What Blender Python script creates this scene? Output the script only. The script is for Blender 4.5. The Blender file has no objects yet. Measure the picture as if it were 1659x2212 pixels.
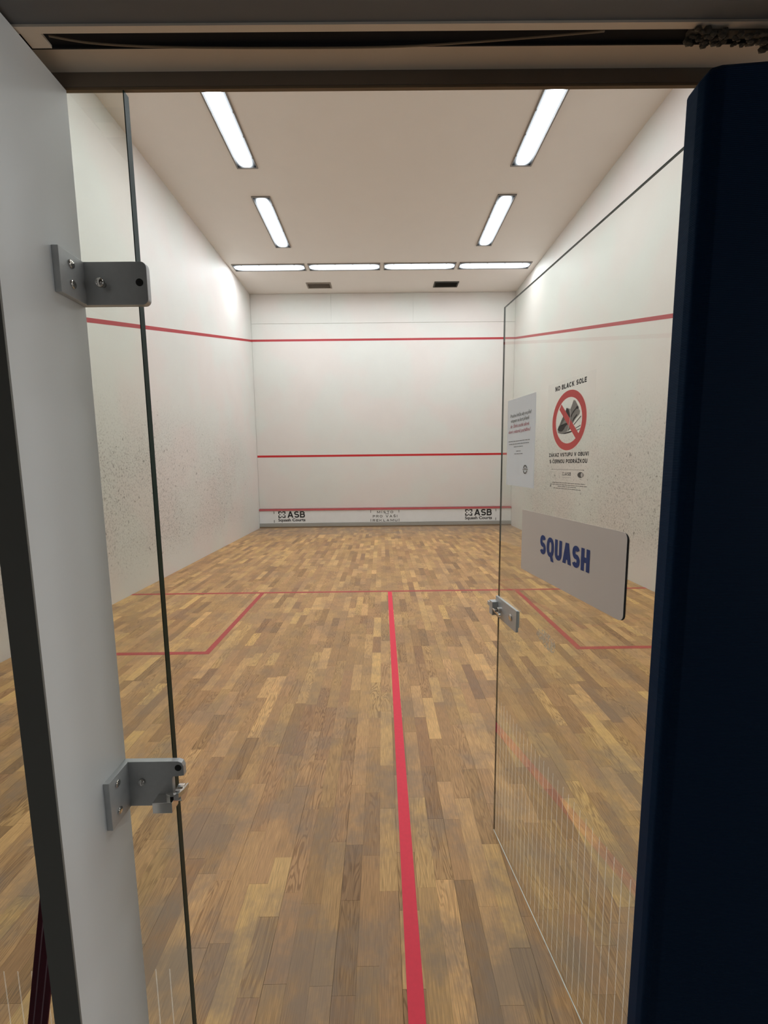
import bpy, bmesh, math, random
from mathutils import Vector, Matrix

# ------------------------------------------------------------------ camera
scn = bpy.context.scene
C = scn.collection
F, CX, CY, CZ, YAW, PIT, ROL = 891.4048, 3.1217, -.7056, 1.5625, .0041, -.1136, -.0115
IW, IH = 1659, 2212

def cam_vec(a, b, d):
    c, s = math.cos(ROL), math.sin(ROL)
    a, b = c*a + s*b, -s*a + c*b
    u = -b
    c, s = math.cos(PIT), math.sin(PIT)
    y = c*d - s*u; z = s*d + c*u; x = a
    c, s = math.cos(YAW), math.sin(YAW)
    return Vector((c*x + s*y, -s*x + c*y, z))

cam = bpy.data.cameras.new('camera')
cam.sensor_fit = 'HORIZONTAL'; cam.sensor_width = 36; cam.lens = F/IW*36
cam.clip_start = .02; cam.clip_end = 60
co = bpy.data.objects.new('camera', cam); C.objects.link(co)
R = cam_vec(1, 0, 0); U = -cam_vec(0, 1, 0); FW = cam_vec(0, 0, 1)
m = Matrix((R, U, -FW)).transposed().to_4x4(); m.translation = (CX, CY, CZ)
co.matrix_world = m
scn.camera = co

# ------------------------------------------------------------------ world, exposure, lamps
w = bpy.data.worlds.new('world'); scn.world = w; w.use_nodes = True
w.node_tree.nodes['Background'].inputs[0].default_value = (.5, .55, .62, 1)
w.node_tree.nodes['Background'].inputs[1].default_value = .012
vs = scn.view_settings
vs.view_transform = 'Standard'; vs.look = 'None'; vs.gamma = 1; vs.use_curve_mapping = False
vs.exposure = 0.0
LAMP = 31.0          # radiance of the ceiling diffusers
LAMP_COL = (.87, .94, 1.0, 1)

# unseen fill light added in the corridor behind the viewer
cl = bpy.data.lights.new('corridor_fill', 'AREA'); cl.shape = 'RECTANGLE'; cl.size = .6; cl.size_y = .6; cl.energy = 1.0; cl.color = (1, .95, .88)
clo = bpy.data.objects.new('corridor_fill', cl); C.objects.link(clo); clo.location = (3.2, -1.7, 2.19)
c2 = bpy.data.lights.new('fin_side_fill', 'AREA'); c2.shape = 'RECTANGLE'; c2.size = .5; c2.size_y = .5; c2.energy = 24; c2.color = (.95, .98, 1)
c2o = bpy.data.objects.new('fin_side_fill', c2); C.objects.link(c2o); c2o.location = (6.44, -.68, 1.75); c2o.rotation_euler = (0, math.radians(90), 0)  # unseen light added at the corridor end to brighten the fin side

W, D, H = 6.4, 9.75, 5.67
random.seed(7)

# ------------------------------------------------------------------ helpers
def link(o, parent=None):
    C.objects.link(o)
    if parent: o.parent = parent
    return o

def tag(o, label=None, cat=None, group=None, kind=None):
    if label: o['label'] = label
    if cat: o['category'] = cat
    if group: o['group'] = group
    if kind: o['kind'] = kind
    return o

def empty(name, loc):
    o = bpy.data.objects.new(name, None); o.location = loc; o.empty_display_size = .1
    return link(o)

def world_loc(o):
    v = Vector((0, 0, 0))
    while o: v += o.location; o = o.parent
    return v

def obj(name, bm, mat, parent=None, loc=None, bevel=0, smooth=False, label=None):
    """bm is in world coordinates; loc = own origin; child of parent"""
    me = bpy.data.meshes.new(name)
    org = Vector(loc) if loc is not None else (world_loc(parent) if parent else Vector((0, 0, 0)))
    bmesh.ops.translate(bm, verts=bm.verts, vec=-org)
    bmesh.ops.recalc_face_normals(bm, faces=bm.faces)
    if smooth:
        for f in bm.faces: f.smooth = True
    bm.to_mesh(me); bm.free()
    me.materials.append(mat)
    o = bpy.data.objects.new(name, me)
    link(o, parent)
    o.location = org - (world_loc(parent) if parent else Vector((0, 0, 0)))
    if bevel:
        b = o.modifiers.new('bevel', 'BEVEL'); b.width = bevel; b.segments = 3; b.limit_method = 'ANGLE'
        b.harden_normals = False
    if label: o['label'] = label
    return o

def box(bm, x0, x1, y0, y1, z0, z1, M=None):
    vs_ = [bm.verts.new(p) for p in ((x0,y0,z0),(x1,y0,z0),(x1,y1,z0),(x0,y1,z0),(x0,y0,z1),(x1,y0,z1),(x1,y1,z1),(x0,y1,z1))]
    for f in ((0,3,2,1),(4,5,6,7),(0,1,5,4),(1,2,6,5),(2,3,7,6),(3,0,4,7)):
        bm.faces.new([vs_[i] for i in f])
    if M: bmesh.ops.transform(bm, matrix=M, verts=vs_)
    return vs_

def mkbox(*a, M=None):
    bm = bmesh.new(); box(bm, *a, M=M); return bm

def cyl(bm, c, axis, r, h, r2=None, seg=24):
    axis = Vector(axis).normalized()
    rot = axis.to_track_quat('Z', 'Y').to_matrix().to_4x4()
    r_ = bmesh.ops.create_cone(bm, cap_ends=True, segments=seg, radius1=r, radius2=r if r2 is None else r2, depth=h)
    bmesh.ops.transform(bm, matrix=Matrix.Translation(Vector(c)) @ rot, verts=r_['verts'])
    return r_['verts']

def dome(bm, c, axis, r, h, seg=24, rings=6):
    """pan head: low dome standing on its base at c along axis"""
    axis = Vector(axis).normalized()
    M = Matrix.Translation(Vector(c)) @ axis.to_track_quat('Z', 'Y').to_matrix().to_4x4()
    prof = [(r, 0)] + [(r*math.cos(t*math.pi/2/rings), h*(.35 + .65*math.sin(t*math.pi/2/rings))) for t in range(rings)]
    rr = []
    for (rad, z) in prof:
        rr.append([bm.verts.new(M @ Vector((rad*math.cos(2*math.pi*k/seg), rad*math.sin(2*math.pi*k/seg), z))) for k in range(seg)])
    top = bm.verts.new(M @ Vector((0, 0, h)))
    for a, b in zip(rr, rr[1:]):
        for k in range(seg):
            bm.faces.new((a[k], a[(k+1) % seg], b[(k+1) % seg], b[k]))
    for k in range(seg): bm.faces.new((rr[-1][k], rr[-1][(k+1) % seg], top))
    bm.faces.new(list(reversed(rr[0])))

def plate(pts, M, th):
    """outline pts (2D) extruded by th along local +z, placed by M"""
    bm = bmesh.new()
    a = [bm.verts.new(M @ Vector((x, y, 0))) for x, y in pts]
    b = [bm.verts.new(M @ Vector((x, y, th))) for x, y in pts]
    bm.faces.new(a); bm.faces.new(list(reversed(b)))
    n = len(pts)
    for i in range(n): bm.faces.new((a[i], b[i], b[(i+1) % n], a[(i+1) % n]))
    return bm

def round_rect(x0, x1, y0, y1, radii, seg=8):
    """radii order: BL, BR, TR, TL"""
    out = []
    for (cx, cy, sx, sy, a0), r in zip(((x0,y0,1,1,180),(x1,y0,-1,1,270),(x1,y1,-1,-1,0),(x0,y1,1,-1,90)), radii):
        if r <= 0: out.append((cx, cy)); continue
        for k in range(seg+1):
            t = math.radians(a0 + 90*k/seg)
            out.append((cx + sx*r + r*math.cos(t), cy + sy*r + r*math.sin(t)))
    return out

def tube(bm, pts, r, seg=10):
    pts = [Vector(p) for p in pts]
    rings = []
    for i, p in enumerate(pts):
        t = (pts[min(i+1, len(pts)-1)] - pts[max(i-1, 0)]).normalized()
        q = t.to_track_quat('Z', 'Y').to_matrix()
        rings.append([bm.verts.new(p + q @ Vector((r*math.cos(2*math.pi*k/seg), r*math.sin(2*math.pi*k/seg), 0))) for k in range(seg)])
    for a, b in zip(rings, rings[1:]):
        for k in range(seg): bm.faces.new((a[k], a[(k+1) % seg], b[(k+1) % seg], b[k]))
    bm.faces.new(rings[0]); bm.faces.new(list(reversed(rings[-1])))

def frame_matrix(org, xd, yd):
    xd = Vector(xd).normalized(); yd = Vector(yd).normalized(); zd = xd.cross(yd)
    M = Matrix((xd, yd, zd)).transposed().to_4x4(); M.translation = Vector(org); return M

def text_bm(body, M, x0, x1, y0, y1, off=0.0, shear=0.0, space=1.0, res=4):
    """lettering fitted so the box of the CAPITALS' line spans x0..x1, y0..y1 in frame M"""
    cu = bpy.data.curves.new('lettering', 'FONT'); cu.body = body; cu.size = 1; cu.offset = off; cu.shear = shear
    cu.space_character = space; cu.resolution_u = res
    t = bpy.data.objects.new('lettering', cu); C.objects.link(t)
    dg = bpy.context.evaluated_depsgraph_get()
    me = bpy.data.meshes.new_from_object(t.evaluated_get(dg))
    bm = bmesh.new(); bm.from_mesh(me)
    bpy.data.objects.remove(t); bpy.data.curves.remove(cu); bpy.data.meshes.remove(me)
    xs = [v.co.x for v in bm.verts]
    ax, bx = min(xs), max(xs)
    cap = .729
    for v in bm.verts:
        v.co = M @ Vector((x0 + (v.co.x-ax)/(bx-ax)*(x1-x0), y0 + v.co.y/cap*(y1-y0), 0))
    return bm

def _arc(cx, cy, rx, ry, a0, a1, n=14, p=.85):
    out = []
    for k in range(n+1):
        t = math.radians(a0 + (a1-a0)*k/n); c, q = math.cos(t), math.sin(t)
        out.append((cx + rx*math.copysign(abs(c)**p, c), cy + ry*math.copysign(abs(q)**p, q)))
    return out
# grotesque capitals as strokes: P = polyline, D = diagonal cut level at its ends
GLYPH = {
 'A': (.80, [('D', 0, 0, .5, 1), ('D', 1, 0, .5, 1), ('P', [(.2, .26), (.8, .26)])]),
 'B': (.68, [('P', [(0, 0), (0, 1)]), ('P', [(0, 1), (.62, 1)] + _arc(.62, .77, .30, .23, 90, -90, 10) + [(0, .54)]), ('P', [(0, .54), (.66, .54)] + _arc(.66, .27, .34, .27, 90, -90, 10) + [(0, 0)])]),
 'C': (.72, [('P', _arc(.5, .5, .5, .5, 42, 318, 24))]),
 'D': (.72, [('P', [(.3, 0), (0, 0), (0, 1), (.45, 1)] + _arc(.45, .5, .55, .5, 90, -90, 16) + [(.3, 0)])]),
 'E': (.60, [('P', [(1, 1), (0, 1), (0, 0), (1, 0)]), ('P', [(0, .52), (.9, .52)])]),
 'H': (.72, [('P', [(0, 0), (0, 1)]), ('P', [(1, 0), (1, 1)]), ('P', [(0, .5), (1, .5)])]),
 'I': (.20, [('P', [(.5, 0), (.5, 1)])]),
 'K': (.76, [('P', [(0, 0), (0, 1)]), ('D', .10, .36, .95, 1), ('D', .38, .62, 1, 0)]),
 'L': (.58, [('P', [(0, 1), (0, 0), (1, 0)])]),
 'M': (.92, [('P', [(0, 0), (0, 1)]), ('P', [(1, 0), (1, 1)]), ('D', .06, 1, .5, .12), ('D', .5, .12, .94, 1)]),
 'N': (.74, [('P', [(0, 0), (0, 1)]), ('P', [(1, 0), (1, 1)]), ('D', 0, 1, 1, 0)]),
 'O': (.78, [('P', _arc(.5, .5, .5, .5, 0, 360, 32))]),
 'P': (.66, [('P', [(0, 0), (0, 1)]), ('P', [(0, 1), (.62, 1)] + _arc(.62, .73, .38, .27, 90, -90, 10) + [(0, .46)])]),
 'Q': (.80, [('P', _arc(.5, .5, .5, .5, 0, 360, 32)), ('D', .60, .20, 1.0, -.20)]),
 'R': (.70, [('P', [(0, 0), (0, 1)]), ('P', [(0, 1), (.62, 1)] + _arc(.62, .74, .36, .26, 90, -90, 10) + [(0, .48)]), ('D', .55, .48, 1, 0)]),
 'S': (.68, [('P', _arc(.5, .75, .47, .25, 22, 270, 18) + _arc(.5, .25, .5, .25, 88, -158, 18))]),
 'T': (.66, [('P', [(0, 1), (1, 1)]), ('P', [(.5, 0), (.5, 1)])]),
 'U': (.72, [('P', [(0, 1), (0, .32)] + _arc(.5, .32, .5, .32, 180, 360, 16) + [(1, 1)])]),
 'V': (.78, [('D', .5, 0, 0, 1), ('D', .5, 0, 1, 1)]),
 'Z': (.66, [('P', [(0, 1), (1, 1)]), ('P', [(0, 0), (1, 0)]), ('D', 0, 0, 1, 1)]),
}
ACC = {'Á': ('A', 'a'), 'Í': ('I', 'a'), 'Č': ('C', 'v'), 'Š': ('S', 'v'), 'Ž': ('Z', 'v')}
def caps_bm(body, M, x0, x1, y0, y1, t, gap=.12):
    """capitals drawn as strokes of thickness t, spanning x0..x1 and y0..y1 of frame M"""
    bm = bmesh.new(); Hh = y1-y0
    ws = [(.34 if c == ' ' else GLYPH[ACC.get(c, (c,))[0]][0]) for c in body]
    tot = sum(ws) + gap*(len(body)-1); sx = (x1-x0)/tot; x = x0
    lay = [0]                      # each stroke lies a hair above the one it crosses
    def quad(pts):
        bm.faces.new([bm.verts.new(M @ Vector((a, b, lay[0]*Hh*.0015))) for a, b in pts])
    for c, wg in zip(body, ws):
        if c != ' ':
            base, acc = ACC.get(c, (c, None)); wd = wg*sx
            X = lambda u: x + t/2 + u*(wd-t)
            Y = lambda v: y0 + t/2 + v*(Hh-t)
            lay[0] = 0
            for st_ in GLYPH[base][1]:
                lay[0] += 1
                if st_[0] == 'D':
                    _, a, b, c_, d = st_; h = t*.56
                    ax_, ay_, bx_, by_ = X(a), y0 + b*Hh, X(c_), y0 + d*Hh
                    if ay_ > by_: ax_, ay_, bx_, by_ = bx_, by_, ax_, ay_
                    quad([(ax_-h, ay_), (ax_+h, ay_), (bx_+h, by_), (bx_-h, by_)])
                else:
                    pts = [Vector((X(u), Y(v))) for u, v in st_[1]]
                    pts = [p for i, p in enumerate(pts) if i == 0 or (p-pts[i-1]).length > 1e-7]
                    closed = (pts[0]-pts[-1]).length < 1e-6
                    n = len(pts); L_ = []; R_ = []
                    for i, p in enumerate(pts):
                        a = pts[i-1] if i else (pts[-2] if closed else None)
                        b = pts[i+1] if i < n-1 else (pts[1] if closed else None)
                        d1 = (p-a).normalized() if a else None; d2 = (b-p).normalized() if b else None
                        if d1 is None: d1 = d2
                        if d2 is None: d2 = d1
                        m_ = d1+d2
                        m_ = m_.normalized() if m_.length > .1 else d1
                        nn_ = Vector((-m_.y, m_.x)); k = t/2/max(.5, nn_.dot(Vector((-d1.y, d1.x))))
                        q_ = p.copy()
                        if a is None: q_ = p - d1*(t/2 if abs(d1.x*d1.y) < 1e-6 else 0)
                        if b is None: q_ = p + d2*(t/2 if abs(d2.x*d2.y) < 1e-6 else 0)
                        L_.append(q_ + nn_*k); R_.append(q_ - nn_*k)
                    for i in range(n-1): quad([L_[i], R_[i], R_[i+1], L_[i+1]])
            cx = x + wd/2; a0 = y1 + .07*Hh; a1 = y1 + .24*Hh
            if acc == 'a': quad([(cx-t*.5, a0), (cx+t*.4, a0), (cx+t*1.2, a1), (cx+t*.2, a1)])
            if acc == 'v':
                quad([(cx-t*.5, a0), (cx+t*.5, a0), (cx-t*.6, a1), (cx-t*1.6, a1)]); quad([(cx-t*.5, a0), (cx+t*.5, a0), (cx+t*1.6, a1), (cx+t*.6, a1)])
        x += (wg+gap)*sx
    return bm

def word_bars(M, a, b, z, h, seed, slope=0):
    """print too small to read: one low bar per word"""
    r = random.Random(seed); q = []; x = a
    while x < b-.002:
        wd = min(r.uniform(.006, .020), b-x); dz = (x-a)*slope
        q.append([(x, z+dz), (x+wd, z+dz+wd*slope), (x+wd, z+dz+h+wd*slope), (x, z+dz+h)]); x += wd + .0022
    return poly_bm(q, M)

def poly_bm(polys, M, z=0):
    bm = bmesh.new()
    for p in polys:
        vs_ = [bm.verts.new(M @ Vector((a, b, z))) for a, b in p]
        f = bm.faces.new(vs_)
    bmesh.ops.triangulate(bm, faces=bm.faces)
    return bm

def ring_bm(cx, cy, ro, ri, M, seg=64, z=0, t0=0, t1=360):
    bm = bmesh.new(); a = []; b = []
    full = (t1-t0) >= 360
    n = seg if full else seg+1
    for k in range(n):
        t = math.radians(t0 + (t1-t0)*k/seg)
        a.append(bm.verts.new(M @ Vector((cx+ro*math.cos(t), cy+ro*math.sin(t), z))))
        b.append(bm.verts.new(M @ Vector((cx+ri*math.cos(t), cy+ri*math.sin(t), z))))
    for k in range(n if full else n-1): bm.faces.new((a[k], a[(k+1) % n], b[(k+1) % n], b[k]))
    return bm

# ------------------------------------------------------------------ materials
def nodes_of(name):
    m = bpy.data.materials.new(name); m.use_nodes = True
    nt = m.node_tree; return m, nt, nt.nodes, nt.links

def simple(name, col, rough=.5, metal=0, noise=0, nscale=20, bump=0, bscale=200, spec=.5):
    m, nt, N, L = nodes_of(name)
    b = N['Principled BSDF']
    b.inputs['Base Color'].default_value = (*col, 1); b.inputs['Roughness'].default_value = rough
    b.inputs['Metallic'].default_value = metal; b.inputs['Specular IOR Level'].default_value = spec
    g = N.new('ShaderNodeNewGeometry')
    if noise:
        n = N.new('ShaderNodeTexNoise'); n.inputs['Scale'].default_value = nscale; n.inputs['Detail'].default_value = 4
        L.new(g.outputs['Position'], n.inputs['Vector'])
        mx = N.new('ShaderNodeMixRGB'); mx.blend_type = 'MIX'
        mx.inputs[1].default_value = (*[c*(1-noise) for c in col], 1); mx.inputs[2].default_value = (*[min(1, c*(1+noise)) for c in col], 1)
        L.new(n.outputs['Fac'], mx.inputs[0]); L.new(mx.outputs[0], b.inputs['Base Color'])
    if bump:
        n2 = N.new('ShaderNodeTexNoise'); n2.inputs['Scale'].default_value = bscale
        L.new(g.outputs['Position'], n2.inputs['Vector'])
        bp = N.new('ShaderNodeBump'); bp.inputs['Strength'].default_value = bump; bp.inputs['Distance'].default_value = .002
        L.new(n2.outputs['Fac'], bp.inputs['Height']); L.new(bp.outputs[0], b.inputs['Normal'])
    return m

def M_(N, op, a=None, b=None, c=None, clamp=False):
    n = N.new('ShaderNodeMath'); n.operation = op; n.use_clamp = clamp
    for i, v in enumerate((a, b, c)):
        if v is None: continue
        if isinstance(v, (int, float)): n.inputs[i].default_value = v
    return n

def math_node(N, L, op, *args, clamp=False):
    n = N.new('ShaderNodeMath'); n.operation = op; n.use_clamp = clamp
    for i, v in enumerate(args):
        if isinstance(v, (int, float)): n.inputs[i].default_value = v
        else: L.new(v, n.inputs[i])
    return n.outputs[0]

def maprange(N, L, v, a, b, c=0, d=1):
    n = N.new('ShaderNodeMapRange'); L.new(v, n.inputs[0])
    for i, q in zip((1, 2, 3, 4), (a, b, c, d)): n.inputs[i].default_value = q
    n.interpolation_type = 'SMOOTHSTEP'
    return n.outputs[0]

def wall_material(name, dirt, base=(.73, .70, .665)):
    """painted plaster with ball marks; dirt = how many of them"""
    m, nt, N, L = nodes_of(name)
    b = N['Principled BSDF']; b.inputs['Roughness'].default_value = .55; b.inputs['Specular IOR Level'].default_value = .3
    g = N.new('ShaderNodeNewGeometry'); sx = N.new('ShaderNodeSeparateXYZ'); L.new(g.outputs['Position'], sx.inputs[0])
    z = sx.outputs[2]; y = sx.outputs[1]
    # where balls hit: between knee and just above head height, most of it in the rear two thirds
    zz = math_node(N, L, 'MULTIPLY', maprange(N, L, z, .05, .7), maprange(N, L, z, 2.8, 1.5))
    yy = maprange(N, L, y, 9.7, 7.8)
    big = N.new('ShaderNodeTexNoise'); big.inputs['Scale'].default_value = .9; big.inputs['Detail'].default_value = 3
    L.new(g.outputs['Position'], big.inputs['Vector'])
    bigr = maprange(N, L, big.outputs['Fac'], .25, .65, .55, 1.15)
    mask = math_node(N, L, 'MULTIPLY', math_node(N, L, 'MULTIPLY', zz, yy), bigr)
    mask = math_node(N, L, 'ADD', math_node(N, L, 'MULTIPLY', mask, dirt), .02)
    # specks, slanting
    mp = N.new('ShaderNodeMapping'); mp.inputs['Rotation'].default_value = (.6, .2, .3); mp.inputs['Scale'].default_value = (1, 1, .8)
    L.new(g.outputs['Position'], mp.inputs[0])
    n1 = N.new('ShaderNodeTexNoise'); n1.inputs['Scale'].default_value = 52; n1.inputs['Detail'].default_value = 4; n1.inputs['Roughness'].default_value = .7
    L.new(mp.outputs[0], n1.inputs['Vector'])
    s1 = maprange(N, L, n1.outputs['Fac'], .47, .68)
    n2 = N.new('ShaderNodeTexNoise'); n2.inputs['Scale'].default_value = 24; n2.inputs['Detail'].default_value = 2
    L.new(mp.outputs[0], n2.inputs['Vector'])
    s2 = maprange(N, L, n2.outputs['Fac'], .66, .73)
    speck = math_node(N, L, 'MAXIMUM', math_node(N, L, 'MULTIPLY', s1, mask), math_node(N, L, 'MULTIPLY', s2, math_node(N, L, 'MULTIPLY', mask, 1.9)), clamp=True)
    haze = math_node(N, L, 'MULTIPLY', mask, .13)
    tot = math_node(N, L, 'ADD', math_node(N, L, 'MULTIPLY', speck, .64), haze, clamp=True)
    n3 = N.new('ShaderNodeTexNoise'); n3.inputs['Scale'].default_value = 2.2; n3.inputs['Detail'].default_value = 5
    L.new(g.outputs['Position'], n3.inputs['Vector'])
    c0 = N.new('ShaderNodeMixRGB'); c0.inputs[1].default_value = (*[c*.95 for c in base], 1); c0.inputs[2].default_value = (*[c*1.03 for c in base], 1)
    L.new(n3.outputs['Fac'], c0.inputs[0])
    n5 = N.new('ShaderNodeTexNoise'); n5.inputs['Scale'].default_value = 1.1; n5.inputs['Detail'].default_value = 2
    L.new(g.outputs['Position'], n5.inputs['Vector'])
    ch = N.new('ShaderNodeMixRGB'); ch.inputs[1].default_value = (1.0, .965, .95, 1); ch.inputs[2].default_value = (.955, .985, .965, 1)
    L.new(maprange(N, L, n5.outputs['Fac'], .38, .62), ch.inputs[0])
    cm = N.new('ShaderNodeMixRGB'); cm.blend_type = 'MULTIPLY'; cm.inputs[0].default_value = 1
    L.new(c0.outputs[0], cm.inputs[1]); L.new(ch.outputs[0], cm.inputs[2]); c0 = cm
    c1 = N.new('ShaderNodeMixRGB'); c1.inputs[2].default_value = (.17, .155, .13, 1)
    L.new(tot, c1.inputs[0]); L.new(c0.outputs[0], c1.inputs[1]); L.new(c1.outputs[0], b.inputs['Base Color'])
    bp = N.new('ShaderNodeBump'); bp.inputs['Strength'].default_value = .25; bp.inputs['Distance'].default_value = .003
    n4 = N.new('ShaderNodeTexNoise'); n4.inputs['Scale'].default_value = 60; L.new(g.outputs['Position'], n4.inputs['Vector'])
    L.new(n4.outputs['Fac'], bp.inputs['Height']); L.new(bp.outputs[0], b.inputs['Normal'])
    return m

def wood_material():
    m, nt, N, L = nodes_of('oak parquet')
    b = N['Principled BSDF']
    at1 = N.new('ShaderNodeAttribute'); at1.attribute_type = 'GEOMETRY'; at1.attribute_name = 'tint'
    at2 = N.new('ShaderNodeAttribute'); at2.attribute_type = 'OBJECT'; at2.attribute_name = 'tint'
    t = math_node(N, L, 'ADD', at1.outputs['Fac'], at2.outputs['Fac'])      # 0..1, one value per strip
    g = N.new('ShaderNodeNewGeometry')
    off = N.new('ShaderNodeCombineXYZ'); L.new(math_node(N, L, 'MULTIPLY', t, 311.7), off.inputs[0]); L.new(math_node(N, L, 'MULTIPLY', t, 97.3), off.inputs[1])
    v = N.new('ShaderNodeVectorMath'); v.operation = 'ADD'; L.new(g.outputs['Position'], v.inputs[0]); L.new(off.outputs[0], v.inputs[1])
    mp = N.new('ShaderNodeMapping'); mp.inputs['Scale'].default_value = (1, .045, 1); L.new(v.outputs[0], mp.inputs[0])
    fine = N.new('ShaderNodeTexNoise'); fine.inputs['Scale'].default_value = 330; fine.inputs['Detail'].default_value = 3; L.new(mp.outputs[0], fine.inputs['Vector'])
    # cathedral figure
    mp2 = N.new('ShaderNodeMapping'); mp2.inputs['Scale'].default_value = (1, .11, 1); L.new(v.outputs[0], mp2.inputs[0])
    fig = N.new('ShaderNodeTexNoise'); fig.inputs['Scale'].default_value = 20; fig.inputs['Detail'].default_value = 1.5; fig.inputs['Distortion'].default_value = .6
    L.new(mp2.outputs[0], fig.inputs['Vector'])
    ringv = math_node(N, L, 'SINE', math_node(N, L, 'MULTIPLY', fig.outputs['Fac'], 95))
    figm = maprange(N, L, ringv, -.2, 1.0)
    # strip colour
    cr = N.new('ShaderNodeValToRGB'); L.new(t, cr.inputs[0])
    e = cr.color_ramp.elements
    e[0].position = 0; e[0].color = (.31, .18, .088, 1)
    e[1].position = 1; e[1].color = (.74, .45, .18, 1)
    for p, c in ((.12, (.37, .205, .09)), (.35, (.46, .265, .115)), (.6, (.535, .315, .135)), (.85, (.63, .385, .165))):
        q = e.new(p); q.color = (*c, 1)
    k = N.new('ShaderNodeMixRGB'); k.blend_type = 'MULTIPLY'; k.inputs[0].default_value = 1
    gr = maprange(N, L, fine.outputs['Fac'], .3, .7, .80, 1.14)
    gc = N.new('ShaderNodeCombineXYZ')
    for i in range(3): L.new(gr, gc.inputs[i])
    L.new(cr.outputs[0], k.inputs[1]); L.new(gc.outputs[0], k.inputs[2])
    hv = N.new('ShaderNodeMixRGB'); hv.inputs[1].default_value = (1.03, .975, .99, 1); hv.inputs[2].default_value = (1.01, 1.02, .93, 1)
    L.new(math_node(N, L, 'FRACT', math_node(N, L, 'MULTIPLY', t, 53.0)), hv.inputs[0])
    hk = N.new('ShaderNodeMixRGB'); hk.blend_type = 'MULTIPLY'; hk.inputs[0].default_value = 1
    L.new(k.outputs[0], hk.inputs[1]); L.new(hv.outputs[0], hk.inputs[2]); k = hk
    k2 = N.new('ShaderNodeMixRGB'); k2.blend_type = 'MULTIPLY'
    L.new(math_node(N, L, 'MULTIPLY', figm, math_node(N, L, 'POWER', math_node(N, L, 'FRACT', math_node(N, L, 'MULTIPLY', t, 37.0)), 1.6)), k2.inputs[0])
    k2.inputs[2].default_value = (.60, .55, .50, 1); L.new(k.outputs[0], k2.inputs[1])
    # foot wear: worn grey lacquer, heaviest by the door and along the front
    sx = N.new('ShaderNodeSeparateXYZ'); L.new(g.outputs['Position'], sx.inputs[0])
    wn = N.new('ShaderNodeTexNoise'); wn.inputs['Scale'].default_value = 3.6; wn.inputs['Detail'].default_value = 5; wn.inputs['Roughness'].default_value = .65
    L.new(g.outputs['Position'], wn.inputs['Vector'])
    near = maprange(N, L, sx.outputs[1], 2.6, .3, .50, 1.0)
    far = maprange(N, L, sx.outputs[1], 7.6, 9.7, 0, .8)
    wear = math_node(N, L, 'ADD', math_node(N, L, 'MULTIPLY', maprange(N, L, wn.outputs['Fac'], .40, .66), near), math_node(N, L, 'MULTIPLY', far, maprange(N, L, wn.outputs['Fac'], .3, .6, .5, 1.1)), clamp=True)
    k3 = N.new('ShaderNodeMixRGB'); k3.blend_type = 'MIX'; k3.inputs[2].default_value = (.265, .20, .15, 1)
    L.new(math_node(N, L, 'MULTIPLY', wear, .72), k3.inputs[0]); L.new(k2.outputs[0], k3.inputs[1])
    L.new(k3.outputs[0], b.inputs['Base Color'])
    L.new(maprange(N, L, wn.outputs['Fac'], .3, .7, .42, .6), b.inputs['Roughness'])
    b.inputs['Specular IOR Level'].default_value = .28
    bp = N.new('ShaderNodeBump'); bp.inputs['Strength'].default_value = .12; bp.inputs['Distance'].default_value = .001
    L.new(fine.outputs['Fac'], bp.inputs['Height']); L.new(bp.outputs[0], b.inputs['Normal'])
    return m

def glass_material(name, tint, refl=1.5):
    m, nt, N, L = nodes_of(name)
    N.remove(N['Principled BSDF']); out = N['Material Output']
    tr = N.new('ShaderNodeBsdfTransparent'); tr.inputs[0].default_value = (*tint, 1)
    gl = N.new('ShaderNodeBsdfGlossy'); gl.inputs['Roughness'].default_value = .0
    fr = N.new('ShaderNodeFresnel'); fr.inputs[0].default_value = 1.5
    g = N.new('ShaderNodeNewGeometry')
    front = math_node(N, L, 'SUBTRACT', 1.0, g.outputs['Backfacing'])
    f = math_node(N, L, 'MULTIPLY', math_node(N, L, 'MULTIPLY', fr.outputs[0], front), refl, clamp=True)
    mx = N.new('ShaderNodeMixShader'); L.new(f, mx.inputs[0]); L.new(tr.outputs[0], mx.inputs[1]); L.new(gl.outputs[0], mx.inputs[2])
    L.new(mx.outputs[0], out.inputs[0])
    return m

def film_material(name, col, alpha, patchy=0):
    m, nt, N, L = nodes_of(name)
    b = N['Principled BSDF']; b.inputs['Base Color'].default_value = (*col, 1); b.inputs['Roughness'].default_value = .6
    if patchy:
        g = N.new('ShaderNodeNewGeometry'); n = N.new('ShaderNodeTexNoise'); n.inputs['Scale'].default_value = 110; n.inputs['Detail'].default_value = 3
        L.new(g.outputs['Position'], n.inputs['Vector'])
        L.new(maprange(N, L, n.outputs['Fac'], .35, .62, .1, alpha), b.inputs['Alpha'])
    else: b.inputs['Alpha'].default_value = alpha
    return m

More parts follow.
